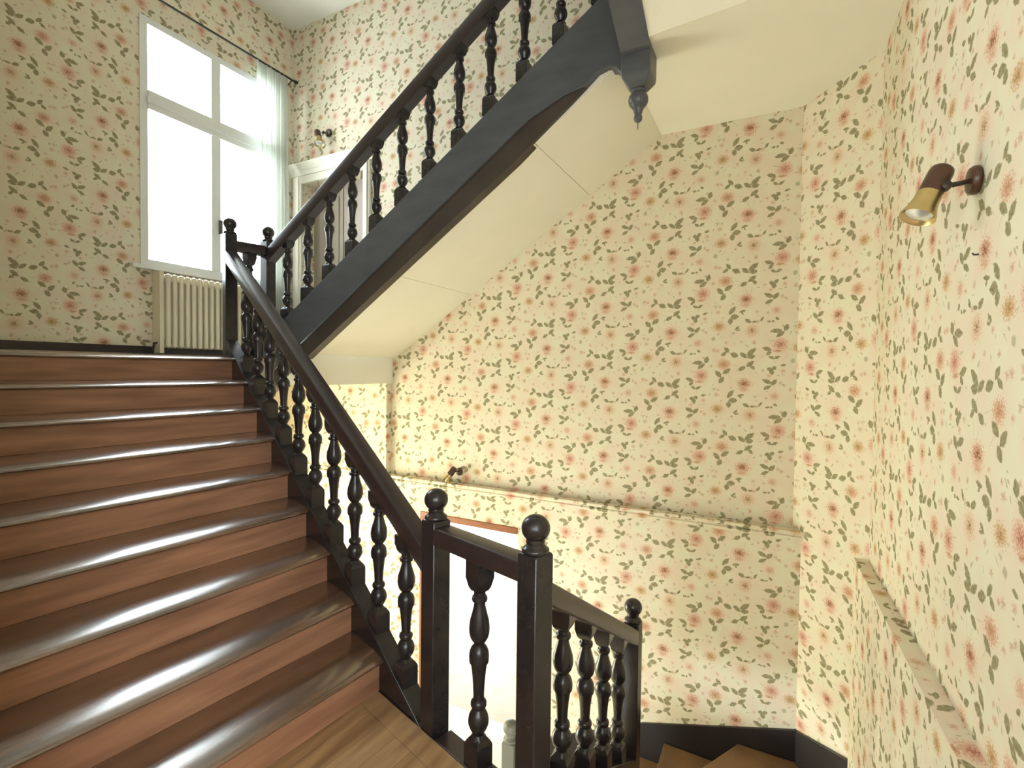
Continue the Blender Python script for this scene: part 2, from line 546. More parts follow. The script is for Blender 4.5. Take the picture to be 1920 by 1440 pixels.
def wall(name, p0, p1, z0, z1, thick, material, holes=(), label=None, uoff=0.0, side=1):
    """upright wall from p0 to p1 (plan); room side is to the left of p0->p1 if side = 1; holes are (s0, s1, z0, z1)"""
    a, b = Vector((*p0, 0)), Vector((*p1, 0))
    d = (b - a)
    Ln = d.length
    d.normalize()
    n = Vector((-d.y, d.x, 0)) * side * -thick
    S = sorted({0.0, Ln, *[h[0] for h in holes], *[h[1] for h in holes]})
    Z = sorted({z0, z1, *[h[2] for h in holes], *[h[3] for h in holes]})
    solid = {}
    for i in range(len(S) - 1):
        for j in range(len(Z) - 1):
            sm, zm = (S[i] + S[i + 1]) / 2, (Z[j] + Z[j + 1]) / 2
            solid[i, j] = not any(h[0] < sm < h[1] and h[2] < zm < h[3] for h in holes)
    v, f, idx = [], [], {}

    def vid(i, j, k):
        if (i, j, k) not in idx:
            idx[i, j, k] = len(v)
            v.append(a + d * S[i] + Vector((0, 0, Z[j])) + (n if k else Vector()))
        return idx[i, j, k]

    for (i, j), s in solid.items():
        if not s:
            continue
        for k in (0, 1):
            f.append(tuple(vid(*q, k) for q in ((i, j), (i + 1, j), (i + 1, j + 1), (i, j + 1))))
        for (di, dj, e0, e1) in ((-1, 0, (i, j), (i, j + 1)), (1, 0, (i + 1, j), (i + 1, j + 1)), (0, -1, (i, j), (i + 1, j)), (0, 1, (i, j + 1), (i + 1, j + 1))):
            if not solid.get((i + di, j + dj), False):
                f.append((vid(*e0, 0), vid(*e1, 0), vid(*e1, 1), vid(*e0, 1)))
    o = mesh_obj(name, v, f, material, uvs=lambda co: ((co - a).dot(d) + (co - a).dot(n.normalized()) + uoff, co.z))
    return struct(o, label)


# ------------------------------------------------------------------ the shell
Z_UP = EYE + 0.094          # window landing
Z_GR = -1.87                # hall floor
Z_CE = EYE + 4.0            # stairwell ceiling
YB, YL = 4.18, 4.11         # back wall, and its thicker lower part
XW = -5.19                  # window wall
Z_LEDGE = EYE - 1.12
DA = Vector((-0.954256, 0.298998, 0))       # the lower flight climbs this way
NA = Vector((0.298998, 0.954256, 0))
CA = NA.dot(Vector((-1.591, 1.935, 0)))     # middle line of its string


def on_a(x, off=0.0):
    """plan point on the string line of the lower flight at this x"""
    return Vector((x, (CA + off - NA.x * x) / NA.y, 0))


C_WALL = -0.075                              # wall beside the lower flight


def on_w(x):
    return Vector((x, (C_WALL - NA.x * x) / NA.y, 0))


# back wall, upper part, with the landing door
wall('wall_back', (0.62, YB), (XW - 0.2, YB), Z_LEDGE, Z_CE + 0.1, 0.24, M_paper,
     holes=[(0.62 + 4.05, 0.62 + 5.02, Z_UP, EYE + 2.165)], side=1)
o = bpy.data.objects['wall_back']
for lp in o.data.loops:
    co = o.data.vertices[lp.vertex_index].co
    o.data.uv_layers[0].data[lp.index].uv = (co.x + (co.y - YB), co.z)
o['label'] = 'floral papered back wall of the stairwell'
o = wall('wall_back_lower', (0.62, YL), (XW - 0.2, YL), Z_GR - 0.1, Z_LEDGE, 0.24, M_paper,
         holes=[(0.62 + 2.09, 0.62 + 3.20, Z_GR - 0.1, EYE - 1.44)], side=1)
for lp in o.data.loops:
    co = o.data.vertices[lp.vertex_index].co
    o.data.uv_layers[0].data[lp.index].uv = (co.x + (co.y - YL), co.z)
o['label'] = 'floral papered thicker lower part of the back wall'
# pier carrying the landing beam
o = MB().box(XW, -3.66, YL - 0.005, YB + 0.02, Z_LEDGE, EYE - 0.15).build('wall_pier', M_paper, uvs=lambda co: (co.x + 0.17 + (co.y - YL), co.z))
struct(o, 'papered pier under the landing beam')

# window wall with the tall window and the added entrance below
wy = on_w(XW).y
wall('wall_left', (XW, 4.40), (XW, 1.0), Z_GR - 0.1, Z_CE + 0.1, 0.26, M_paper,
     holes=[(4.40 - 3.93, 4.40 - 2.53, EYE + 0.93, EYE + 3.19), (4.40 - 3.55, 4.40 - 1.15, Z_GR, 0.62)], side=1,
     label='floral papered wall with the tall stair window', uoff=0.31)
# wall beside the lower flight
p0, p1 = on_w(-1.15), on_w(XW - 0.2)
wall('wall_stair', (p0.x, p0.y), (p1.x, p1.y), Z_GR - 0.1, Z_CE + 0.1, 0.15, M_paper, side=-1, label='papered wall beside the lower flight')
wall('wall_side', (-1.15, -2.05), (-1.15, p0.y), -0.3, Z_CE + 0.1, 0.15, M_paper, holes=[(.4, 1.6, 1.15, 2.75)], side=-1, label='papered side wall of the half landing', uoff=.2)
wall('wall_front', (0.95, -2.05), (-1.30, -2.05), -0.3, Z_CE + 0.1, 0.24, M_paper, holes=[(0.95 - 0.30, 0.95 + 0.50, 1.3, 2.5)], side=-1,
     label='papered wall behind the half landing', uoff=.1)
# right wall and the boxed-in corner
RC, RN = (0.50, 3.66), (0.685, -2.2)
wall('wall_right', RN, RC, Z_GR - 0.1, Z_CE + 0.1, 0.2, M_paper, holes=[(.5, 1.9, 1.0, 2.9)], side=1, label='floral papered right wall with a reading spotlight', uoff=.36)
wall('wall_corner', RC, (0.11, YB), Z_GR - 0.1, Z_CE + 0.1, 0.12, M_paper, side=1, label='papered diagonal boxing across the corner', uoff=.02)
# thicker lower part of the right wall
rd = (Vector((*RC, 0)) - Vector((*RN, 0))).normalized()
rn = Vector((-rd.y, rd.x, 0))
q = [Vector((*RN, 0)) - rn * .02, Vector((*RC, 0)) + rd * .03 - rn * .02, Vector((*RC, 0)) + rd * .03 + rn * .072, Vector((*RN, 0)) + rn * .072]
o = MB().sections([[p + Vector((0, 0, Z_GR)) for p in q], [p + Vector((0, 0, Z_LEDGE + .005)) for p in q]]).build(
    'wall_right_lower', M_paper, uvs=lambda co: (co.y + .21, co.z + (co - Vector((*RC, 0))).dot(rn * -1)))
struct(o, 'papered thicker lower part of the right wall')

# ceilings and soffits
struct(MB().box(XW - .3, 1.1, -2.3, YB + .3, Z_CE, Z_CE + .12).build('ceiling', M_ceil), 'pale stairwell ceiling')
SOF = lambda x: EYE + 1.165 + 0.654 * (x + 2.0)          # underside of the upper flight
Z_FL = SOF(-0.875)
sof = empty('ceiling_soffit', (-2.2, 3.65, SOF(-2.2)), '', '')
del sof['category']
struct(sof, 'cream plaster underside of the upper flight')
edges = [-3.60, -2.66, -1.47, -0.875]
for i in range(3):
    a, b = edges[i], edges[i + 1] - .004
    extr([(a, 3.075, SOF(a)), (b, 3.075, SOF(b)), (b, YB + .01, SOF(b)), (a, YB + .01, SOF(a))], (0, 0, .06)).build('plaster_panel', M_plaster, sof)
for x in edges[1:3]:
    extr([(x - .008, 3.075, SOF(x - .008) + .003), (x + .008, 3.075, SOF(x + .008) + .003), (x + .008, YB, SOF(x + .008) + .003), (x - .008, YB, SOF(x - .008) + .003)], (0, 0, .05)).build('joint_strip', M_crack, sof)
adopt(sof)
# flat part over the winders, then rising over the half landing
YC = 2.93
struct(extr([(-0.88, YB + .01, Z_FL), (-0.88, 3.165, Z_FL), (-0.70, 3.165, Z_FL), (-0.70, YC, Z_FL), (0.75, YC - .14, Z_FL), (0.75, YB + .01, Z_FL)], (0, 0, .06)).build('ceiling_winder', M_plaster), 'cream plaster soffit below the upper winders')
o = MB().sections([[(-0.70, YC, Z_FL), (0.75, YC - .14, Z_FL), (0.75, YC - .14, Z_FL + .06), (-0.70, YC, Z_FL + .06)],
                   [(-0.70, 1.2, Z_FL + 1.05), (0.75, 1.2, Z_FL + 1.05), (0.75, 1.2, Z_FL + 1.11), (-0.70, 1.2, Z_FL + 1.11)],
                   [(-0.70, -2.1, Z_FL + 1.05), (0.75, -2.1, Z_FL + 1.05), (0.75, -2.1, Z_FL + 1.11), (-0.70, -2.1, Z_FL + 1.11)]]).build('ceiling_landing', M_plaster)
struct(o, 'cream plaster soffit rising above the half landing')
# window landing: slab, beam, boards
o = extr([(XW, wy - .1, 0), (XW, YB, 0), (-4.14, YB, 0), (-4.14, 2.9, 0), (-4.15, 2.66, 0), (-4.30, 1.1, 0)], (0, 0, .245))
o = o.build('floor_window_landing', M_plaster)
o.location.z = EYE - .15
struct(o, 'window landing slab')
o = MB().box(XW, -4.0, on_w(XW).y, YB, 0, .02)
o = extr([(XW, wy - .1, Z_UP - .012), (XW, YB, Z_UP - .012), (-4.12, YB, Z_UP - .012), (-4.12, 2.9, Z_UP - .012), (-4.12, 2.66, Z_UP - .012), (-4.26, 1.1, Z_UP - .012)], (0, 0, .012)).build('floor_upper', M_tread)
struct(o, 'dark polished floor of the window landing')
struct(MB().box(-4.2, -3.64, 3.06, YB, EYE - .15, SOF(-3.62) + .03).build('trim_1', M_plaster), 'plastered beam under the landing edge')
# ledge moulding on the back wall
prof = [(0, -.058), (-.014, -.058), (-.018, -.050), (-.018, -.034), (-.008, -.030), (-.008, -.022), (-.022, -.016), (-.026, -.004), (-.026, .006), (-.016, .010), (.05, .010), (.05, -.058)]
m_ledge = MB().sections([[(x, YL + a, Z_LEDGE + b) for a, b in prof] for x in (-4.9, 0.235)])
o = m_ledge.build('trim_2', M_paper, uvs=lambda co: (co.x, co.z - (co.y - YL)))
struct(o, 'papered ledge moulding along the back wall')
# hall floor
struct(MB().box(XW - .2, .8, -.4, YB + .171, Z_GR - .1, Z_GR).build('floor_lower', M_ground), 'pale tiled hall floor below')
# bright room beyond the lower doorway
struct(MB().box(-6.4, -.4, YB + .17, 8.6, Z_GR - .12, Z_GR).build('floor_far_room', M_marble), 'cream marble floor of the bright room beyond')
struct(MB().box(-6.4, -.4, YB + .26, 8.6, .75, .85).build('ceiling_far_room', M_ceil), 'pale ceiling of the bright room beyond')
wall('wall_far_room', (-6.4, 8.45), (-.4, 8.45), Z_GR, .8, .15, M_ceil, holes=[(.3, 2.4, Z_GR + .12, .65)], side=-1, label='pale far wall with an added wide opening for daylight')  # opening added to let daylight into the far room
wall('wall_far_room_left', (-6.35, YB + .24), (-6.35, 8.6), Z_GR, .8, .12, M_ceil, side=-1, label='pale side wall of the bright room')
wall('wall_far_room_right', (-.45, 8.6), (-.45, YB + .24), Z_GR, .8, .12, M_ceil, side=-1, label='pale side wall of the bright room')

# baseboards
struct(MB().box(XW, XW + .018, wy, YB, Z_UP, EYE + .185).build('baseboard_left', M_baseb), 'dark baseboard under the tall window')


# ------------------------------------------------------------------ half landing floor: planks
fl = empty('floor', (-.4, .4, 0), '', '')
del fl['category']
struct(fl, 'oak plank floor of the half landing')
nd = Vector((-0.0872, -0.9962, 0))          # planks and nosings run this way
pd = Vector((-0.9962, 0.0872, 0))
bq = [on_a(-1.95, -.05), on_a(-.70, -.05), on_a(-.70, -.16), on_a(-1.95, -.16)]
bevel(extr([p + Vector((0, 0, -.025)) for p in bq], (0, 0, .025)).build('border_plank', M_plank, fl), .002, 1)
W = 0.118
for i in range(22):
    s0, s1 = -.62 + i * W, -.62 + (i + 1) * W - .0025
    # clip each plank between the border board and the wall behind the landing
    pts = []
    for s in (s0, s1):
        base = pd * s
        # distance along nd until the border line
        t = (CA - .1625 - NA.dot(base)) / NA.dot(-nd)
        top = base - nd * t
        if s < -.2 and top.y > 1.78:
            top = base - nd * ((1.78 - base.y) / -nd.y * 1.0)
        bot = base + nd * 2.0
        pts.append((top, bot))
    poly = [pts[0][0], pts[1][0], pts[1][1], pts[0][1]]
    extr([p + Vector((0, 0, -.025)) for p in poly], (0, 0, .025)).build('plank', M_plank, fl)
adopt(fl)
struct(extr([Vector((-1.9, 2.03, 0)), on_a(-.72, .03), Vector((-.72, 1.78, 0)), Vector((.75, 1.78, 0)), Vector((.75, -2.1, 0)), Vector((-1.9, -2.1, 0))], (0, 0, -.16)).build('floor_landing_slab', M_plaster), 'plastered slab of the half landing')
bpy.data.objects['floor_landing_slab'].location.z = -.026


# ------------------------------------------------------------------ turned work
TURN = [(.036, -.073), (.023, -.056), (.024, -.052), (.036, -.030), (.0425, -.012), (.0435, .004), (.040, .024), (.033, .039), (.0235, .052), (.030, .058), (.0335, .067), (.0335, .078), (.030, .086), (.0225, .092),
        (.0228, .115), (.0245, .15), (.027, .185), (.031, .219), (.0345, .243), (.040, .246), (.0415, .258), (.0420, .275), (.040, .292), (.033, .310), (.0215, .3225), (.022, .328), (.030, .337), (.038, .352), (.0425, .372), (.0435, .391), (.0405, .421), (.032, .4515),
        (.025, .48), (.0225, .499), (.031, .503), (.033, .512), (.031, .522), (.025, .527), (.0245, .545), (.030, .552)]


def baluster(parent, x, y, z, s, rz, below, above, m=None):
    """z is the middle of the lowest ball; square blocks reach 'below' and 'above' it"""
    mb = MB()
    mb.lathe([(r, t * s) for r, t in TURN], at=(x, y, z), seg=18)
    h = .042

    def ring(hh, t):
        c, sn = cos(rz), sin(rz)
        return [(x + a * c - b * sn, y + a * sn + b * c, z + t) for a, b in ((-hh, -hh), (hh, -hh), (hh, hh), (-hh, hh))]
    mb.sections([ring(h, -below), ring(h, -.100 * s), ring(h * .93, -.090 * s), ring(h * .78, -.078 * s), ring(h * .6, -.068 * s)])
    mb.sections([ring(h * .6, .545 * s), ring(h * .74, .556 * s), ring(h * .80, .562 * s), ring(h, .600 * s), ring(h, above)])
    return mb.build('baluster', m or M_dark, parent, smooth=38)


BALL = [(.040, 0), (.046, .004), (.047, .010), (.045, .016), (.038, .021), (.034, .026), (.030, .033), (.033, .040)]
BALL += [(.049 * cos(a), .089 + .051 * sin(a)) for a in [radians(d) for d in range(-50, 91, 10)]]


def newel(parent, x, y, zb, zt, rz, w=.095, m=None, scale=1.0):
    h = w / 2
    c, sn = cos(rz), sin(rz)

    def ring(hh, z):
        return [(x + a * c - b * sn, y + a * sn + b * c, z) for a, b in ((-hh, -hh), (hh, -hh), (hh, hh), (-hh, hh))]
    o = MB().sections([ring(h, zb), ring(h, zt - .010), ring(h * .86, zt)]).build('newel_post', m or M_dark, parent)
    bevel(o, .005, 2)
    f = MB().lathe([(r * scale * 1.10, t * scale) for r, t in BALL], at=(x, y, zt - .002), seg=28).build('finial', m or M_dark, o, smooth=45)
    return o


def rail(parent, p0, p1, thick, w=.095, m=None, name='handrail'):
    """p0, p1 lie on the middle of the top face"""
    p0, p1 = Vector(p0), Vector(p1)
    d = (p1 - p0)
    n = Vector((-d.y, d.x, 0)).normalized()
    h = w / 2
    pr = [(-h * .90, -thick), (h * .90, -thick), (h, -thick * .9), (h, -.010), (h * .93, -.003), (h * .80, 0), (-h * .80, 0), (-h * .93, -.003), (-h, -.010), (-h, -thick * .9)]
    return MB().sections([[p + n * a + Vector((0, 0, b)) for a, b in pr] for p in (p0, p1)]).build(name, m or M_rail, parent, smooth=40)


RZA = atan2(DA.y, DA.x)
# ------------------------------------------------------------------ lower flight
RISE = (Z_UP) / 9.0
A = empty('staircase', on_a(-1.6), 'polished brown oak flight climbing to the tall window, with dark turned balusters', 'staircase')
STEP = 0.2856
for k in range(9):
    zk = RISE * (k + 1)
    xk = -1.738 - STEP * k
    P = on_a(xk, -.045)
    # far end of the nosing on the wall
    t = (NA.dot(P) - C_WALL) / NA.dot(-nd)
    Q = P + nd * t
    go = .2994
    if k < 8:
        bk = go + .05
    else:
        bk = .20
    pr = [(bk, -.044), (bk, 0), (.20, 0), (.17, -.0008), (.14, -.0022), (.11, -.0044), (.085, -.0070), (.062, -.0101), (.042, -.0138), (.027, -.0175), (.015, -.0215), (.007, -.0255), (.002, -.030), (.001, -.035), (.005, -.040), (.012, -.044)]
    secs = []
    for i in range(9):
        f_ = i / 8
        B0 = P.lerp(Q, f_)
        wear = -.003 * sin(pi * f_)
        secs.append([B0 + DA * a + Vector((0, 0, zk + b + (wear * max(0, 1 - a / .16)))) for a, b in pr])
    MB().sections(secs).build('tread' if k < 8 else 'landing_nosing', M_tread, A, smooth=50)
    pr = [(.034, -.030), (.034, -RISE + .001), (.054, -RISE + .001), (.054, -.030)]
    MB().sections([[B0 + DA * a + Vector((0, 0, zk + b)) for a, b in pr] for B0 in (P, Q)]).build('riser', M_riser, A)
# closed string with its capping
zn = lambda x: RISE + RISE / STEP * (-1.738 - x)         # nosing line
x0, x1 = -1.33, -4.22


def string_a(off, th, up, dn, name, m, xa, xb):
    a, b = on_a(xa, off), on_a(xb, off)
    poly = [a + Vector((0, 0, zn(xa) + up)), b + Vector((0, 0, zn(xb) + up)), b + Vector((0, 0, zn(xb) - dn)), a + Vector((0, 0, zn(xa) - dn))]
    return extr(poly, NA * th).build(name, m, A)


bevel(string_a(-.045, .09, .022, .36, 'string_board', M_dark, x0, x1), .004, 1)
bevel(string_a(-.052, .012, .024, .004, 'string_bead', M_dark, x0 - .08, x1 + .1), .002, 1)
a, b = on_a(x0 - .25, -.046), on_a(x1, -.046)
tw = (CA - .046 - C_WALL) / NA.dot(-nd)
extr([a + Vector((0, 0, zn(a.x) - .27)), b + Vector((0, 0, zn(b.x) - .27)), b + Vector((0, 0, zn(b.x) - .34)), a + Vector((0, 0, zn(a.x) - .34))], nd * tw).build('plaster_underside', M_plaster, A)
# wall string board against the wall
e0, e1 = on_w(-1.25), on_w(-4.2)
offw = C_WALL - CA
string_a(offw, .02, .08, .2, 'wall_string', M_dark, -1.45, -4.35)
A0 = Vector((-1.591, 1.935, EYE - 1.366))
DB = Vector((-.2483, .0778, .17))
RT_A = .65
for k in range(10):
    p = A0 + DB * k
    baluster(A, p.x, p.y, p.z, .86, RZA, .22, .56)
N1, N5 = on_a(-1.364), on_a(-4.24)
newel(A, N1.x, N1.y, -.22, EYE - .675, RZA)
newel(A, N5.x, N5.y, EYE - .45, EYE + 1.155, RZA)
ra = lambda x: EYE - .765 + .650 * (-1.481 - x)
pA, pB = on_a(-1.40), on_a(-4.20)
rail(A, (pA.x, pA.y, ra(-1.40)), (pB.x, pB.y, ra(-4.20)), .112)
adopt(A)

# ------------------------------------------------------------------ landing balustrade
N2 = on_a(-.78)
LB = empty('landing_balustrade', on_a(-1.07), 'short level balustrade with a single turned baluster between two ball newels', 'balustrade')
newel(LB, N2.x, N2.y, -.30, EYE - .665, RZA)
pA, pB = on_a(-1.325), on_a(-.82)
rail(LB, (pA.x, pA.y, EYE - .70), (pB.x, pB.y, EYE - .70), .08)
p = on_a(-1.073)
baluster(LB, p.x, p.y, EYE - 1.453, 1.0, RZA, .19, .69)
a, b = on_a(-1.32, -.05), on_a(-.74, -.05)
bevel(extr([a, b, b + Vector((0, 0, -.20)), a + Vector((0, 0, -.20))], NA * .10).build('kerb_board', M_rail, LB), .006, 2)
adopt(LB)

# ------------------------------------------------------------------ upper flight
Bf = empty('staircase', (-2.5, 3.08, EYE + .8), 'dark upper flight with deep closed string and drop newel, seen from below', 'staircase')
bz = lambda x: EYE + .602 + .654 * (x + 3.901)
top = lambda x: EYE + .424 + .648 * (x + 3.901)
mid = lambda x: EYE + .46 + .665 * (x + 3.30)
# profile with the curved haunch that runs into the drop newel
xs_ = [-4.17 + i * (3.17 / 12) for i in range(13)]
poly = [(x, top(x)) for x in xs_] + [(-.86, top(-.86))]
curve = [(-.86, 1.745), (-.885, 1.80), (-.92, 1.842), (-.965, 1.858), (-1.03, 1.842), (-1.11, 1.778), (-1.21, 1.702), (-1.32, 1.622), (-1.45, 1.528)]
lowp = [(x, EYE + z) for x, z in curve[:6]] + [(-1.25, EYE + 1.755)] + [(x, mid(x)) for x in (-1.5, -2.0, -2.5, -3.0, -3.5, -4.17)]
o = extr([(x, 3.03, z) for x, z in poly + lowp], (0, .10, 0)).build('string_board', M_string, Bf)
bevel(o, .004, 1)
lowb = [(x, mid(x) + .004) for x in (-4.17, -3.0, -2.0, -1.5)] + [(-1.25, EYE + 1.76), (-1.12, EYE + 1.782)]
lowc = [(x, EYE + z) for x, z in curve[5:]] + [(x, SOF(x) - .012) for x in (-1.6, -2.0, -2.6, -3.2, -3.64, -4.17)]
extr([(x, 3.048, z) for x, z in lowb + lowc], (0, .08, 0)).build('lower_band', M_band, Bf)
for k in range(12):
    x = -3.901 + .26 * k
    baluster(Bf, x, 3.08, bz(x), .85, 0, .20, .53)
newel(Bf, -4.165, 3.08, EYE - .16, EYE + 1.15, 0)
rail(Bf, (-4.12, 3.08, bz(-4.12) + .625), (-.85, 3.08, bz(-.85) + .625), .125)
# short level rail between the two landing newels
rail(Bf, (N5.x + .01, N5.y + .045, EYE + 1.10), (-4.165, 3.035, EYE + 1.10), .085, name='landing_rail')
baluster(Bf, (N5.x - 4.165) / 2, (N5.y + 3.08) / 2, EYE + .094 + .20, 1.13, 0, .20, .74)
# drop newel
hx = .086
cx_, cy_ = -.787, 3.075


def sq(h, z, dx=0):
    return [(cx_ + dx - h, cy_ - h, z), (cx_ + dx + h, cy_ - h, z), (cx_ + dx + h, cy_ + h, z), (cx_ + dx - h, cy_ + h, z)]


dn = MB().sections([sq(.044, EYE + 1.690), sq(hx * .95, EYE + 1.745), sq(hx, EYE + 1.77), sq(hx, EYE + 3.3)]).build('drop_newel', M_string, Bf)
bevel(dn, .006, 2)
pf = [(.040, 0), (.046, -.008), (.040, -.016)] + [(.059 * cos(radians(d)), -.062 + .056 * sin(radians(d))) for d in range(50, -51, -10)] + [(.030, -.118), (.026, -.132), (.020, -.150), (.0245, -.158), (.0255, -.170), (.022, -.183), (.012, -.192), (.003, -.196), (.0028, -.235), (.0005, -.238)]
MB().lathe([(r, -z) for r, z in pf], at=(cx_, cy_, EYE + 1.695), seg=28, axis=(0, 0, -1)).build('finial', M_string, dn, smooth=40)
# string of the next flight rising away from the drop newel
sl = lambda y: Z_FL + .605 * (YC - y)
ps = [(3.01, EYE + 2.75), (3.01, sl(2.96) - .02), (2.96, sl(2.96) - .005), (2.90, sl(2.90) - .012), (2.80, sl(2.80) - .016), (1.2, sl(1.2) - .02), (1.2, sl(1.2) + .55), (2.9, sl(2.9) + .75)]
extr([(-.868, y, z) for y, z in ps], (.170, 0, 0)).build('return_string', M_string, Bf)
adopt(Bf)

# ------------------------------------------------------------------ flight down to the hall, with winders
RL = .187
Cf = empty('winding_staircase', (-.2, 3.2, Z_GR), 'winding wooden flight descending to the hall behind the level balustrade', 'staircase')
N3 = Vector((-.762, 3.08, 0))
for i in range(4):                                   # straight steps beside the right wall
    y0 = 1.78 + .30 * i
    z = -RL * (i + 1)
    bevel(MB().box(-.715, .62, y0 - .02, y0 + .325, z - .035, z).build('tread', M_winder, Cf), .006, 2)
    MB().box(-.715, .62, y0 - .02, y0, z, z + RL - .03).build('riser', M_winder, Cf)
fan = [Vector((.52, 2.98, 0)), Vector((.49, 3.66, 0)), Vector((-.21, 4.085, 0)), Vector((-.745, 4.085, 0))]
for i in range(3):                                   # winders turning about the newel
    z = -RL * (5 + i)
    a, b = fan[i], fan[i + 1]
    hub = N3 + Vector((.03, .03, 0))
    poly = [hub + Vector((0, -.05, 0)), a + Vector((0, -.02, 0))] + ([Vector((.17, 4.085, 0))] if i == 1 else []) + [b, hub + Vector((0, .03, 0))]
    bevel(extr([p + Vector((0, 0, z - .035)) for p in poly], (0, 0, .035)).build('winder_tread', M_winder, Cf), .005, 2)
    e = (b - hub).normalized()
    n = Vector((-e.y, e.x, 0))
    extr([hub - n * .03 + Vector((0, 0, z - .03)), b - n * .03 + Vector((0, 0, z - .03)), b - n * .03 + Vector((0, 0, z - RL)), hub - n * .03 + Vector((0, 0, z - RL))], n * .02).build('riser', M_skirt, Cf)
for i in range(2):                                   # last steps along the back wall
    x0 = -.745 - .30 * i
    z = -RL * (8 + i)
    bevel(MB().box(x0 - .325, x0 + .02, 3.12, 4.10, z - .035, z).build('tread', M_winder, Cf), .006, 2)
    MB().box(x0 - .305, x0 - .285, 3.12, 4.10, z - RL, z - .03).build('riser', M_winder, Cf)
N2p = Vector((N2.x, N2.y, 0))
dC = (N3 - N2p).normalized()
RZC = atan2(dC.y, dC.x)
zc = lambda y: EYE - 1.547 - .600 * (y - 1.962)
pC = lambda y: N2p + dC * ((y - N2p.y) / dC.y)
for y in (1.962, 2.242, 2.512, 2.783):
    p = pC(y)
    baluster(Cf, p.x, p.y, zc(y), .86, RZC, .22, .58)
a, b = pC(1.73), pC(3.04)
rail(Cf, (a.x, a.y, EYE - .785), (b.x, b.y, EYE - .785 - .592 * (3.04 - 1.73)), .095)
nC = Vector((-dC.y, dC.x, 0))
a, b = pC(1.70) - nC * .045, pC(3.06) - nC * .045
sz = lambda y: zc(y) - .165
bevel(extr([a + Vector((0, 0, sz(1.70))), b + Vector((0, 0, sz(3.06))), b + Vector((0, 0, sz(3.06) - .36)), a + Vector((0, 0, sz(1.70) - .36))], nC * .09).build('string_board', M_dark, Cf), .004, 1)
newel(Cf, N3.x, N3.y, EYE - 2.78, EYE - 1.53, RZC)
# dark skirting that follows the steps along the walls
sk = [(-1.85, EYE - 3.32), (-.92, EYE - 2.855), (.185, EYE - 2.53)]
extr([(x, YL - .022, z) for x, z in sk] + [(.185, YL - .022, Z_GR), (-1.85, YL - .022, Z_GR)], (0, .03, 0)).build('skirting', M_skirt, Cf)
ca, cb = Vector((.185, YL - .022, 0)), Vector((*RC, 0))
dd = (cb - ca)
nn = Vector((dd.y, -dd.x, 0)).normalized() * -1
q = [ca + Vector((0, 0, EYE - 2.53)), cb + Vector((0, 0, EYE - 2.37)), cb + Vector((0, 0, Z_GR)), ca + Vector((0, 0, Z_GR))]
extr([p - nn * .0 for p in q], nn * -.03).build('skirting', M_skirt, Cf)
adopt(Cf)

# lone newel at the foot, in the hall
HN = empty('hall_newel', (-1.60, 3.08, Z_GR), 'small grey newel with ball top standing in the bright hall below', 'newel')
newel(HN, -1.60, 3.08, Z_GR, EYE - 2.575, 0, m=M_newelg)
adopt(HN)


# ------------------------------------------------------------------ windows and doors
def casement(n, x, y0, y1, z0, z1, ztr, flip=1, axis='x', label=''):
    """two-leaf window with fixed lights above a moulded transom; the frame stands in the wall opening"""
    W_ = empty('window_%d' % n, (x, (y0 + y1) / 2, z0) if axis == 'x' else ((y0 + y1) / 2, x, z0), '', '')
    del W_['category']
    struct(W_, label)

    def bx(nm, a0, a1, d0, d1, zz0, zz1, m=M_white, par=W_):
        mb = MB()
        if axis == 'x':
            mb.box(x + min(d0 * flip, d1 * flip), x + max(d0 * flip, d1 * flip), a0, a1, zz0, zz1)
        else:
            mb.box(a0, a1, x + min(d0 * flip, d1 * flip), x + max(d0 * flip, d1 * flip), zz0, zz1)
        return mb.build(nm, m, par)
    ym = (y0 + y1) / 2
    bx('jamb', y0, y0 + .065, -.06, .03, z0, z1)
    bx('jamb', y1 - .065, y1, -.06, .03, z0, z1)
    bx('head', y0 + .065, y1 - .065, -.06, .03, z1 - .06, z1)
    bx('bottom_rail', y0 + .065, y1 - .065, -.06, .03, z0, z0 + .06)
    bx('meeting_stile', ym - .047, ym + .047, -.05, .035, z0 + .06, z1 - .06)
    if ztr:
        bx('transom', y0 + .065, y1 - .065, -.055, .045, ztr - .085, ztr + .085)
        bx('transom_bead', y0 + .05, y1 - .05, .045, .06, ztr - .03, ztr + .02)
        lv = [(z0 + .06, ztr - .085), (ztr + .085, z1 - .06)]
    else:
        lv = [(z0 + .06, z1 - .06)]
    for a, b in lv:
        for c, d in ((y0 + .065, ym - .047), (ym + .047, y1 - .065)):
            bx('pane', c, d, -.012, -.008, a, b, M_glass)
    bx('sill', y0 - .08, y1 + .02, -.02, .07, z0 - .035, z0)
    return W_, bx


W1, bx = casement(1, XW - .02, 2.53, 3.93, EYE + .93, EYE + 3.19, EYE + 2.445, label='tall white stair window with a moulded transom, blown out by daylight')
o = bx('handle', 3.255, 3.275, .035, .07, EYE + 1.38, EYE + 1.52, M_steel)
adopt(W1)
W3, bx = casement(3, .69, -1.7, -.3, 1.0, 2.9, None, flip=-1, label='added unseen window in the right wall behind the half landing')  # unseen; added so daylight reaches the risers
adopt(W3)
W4, bx = casement(4, -1.20, -1.65, -.45, 1.15, 2.75, None, label='added unseen window in the side wall of the half landing')  # unseen; added to brighten the right wall
adopt(W4)
W2, bx = casement(2, -2.10, -.50, .30, 1.3, 2.5, None, axis='y', label='added unseen window behind the half landing')  # unseen; added for daylight from behind the camera
adopt(W2)

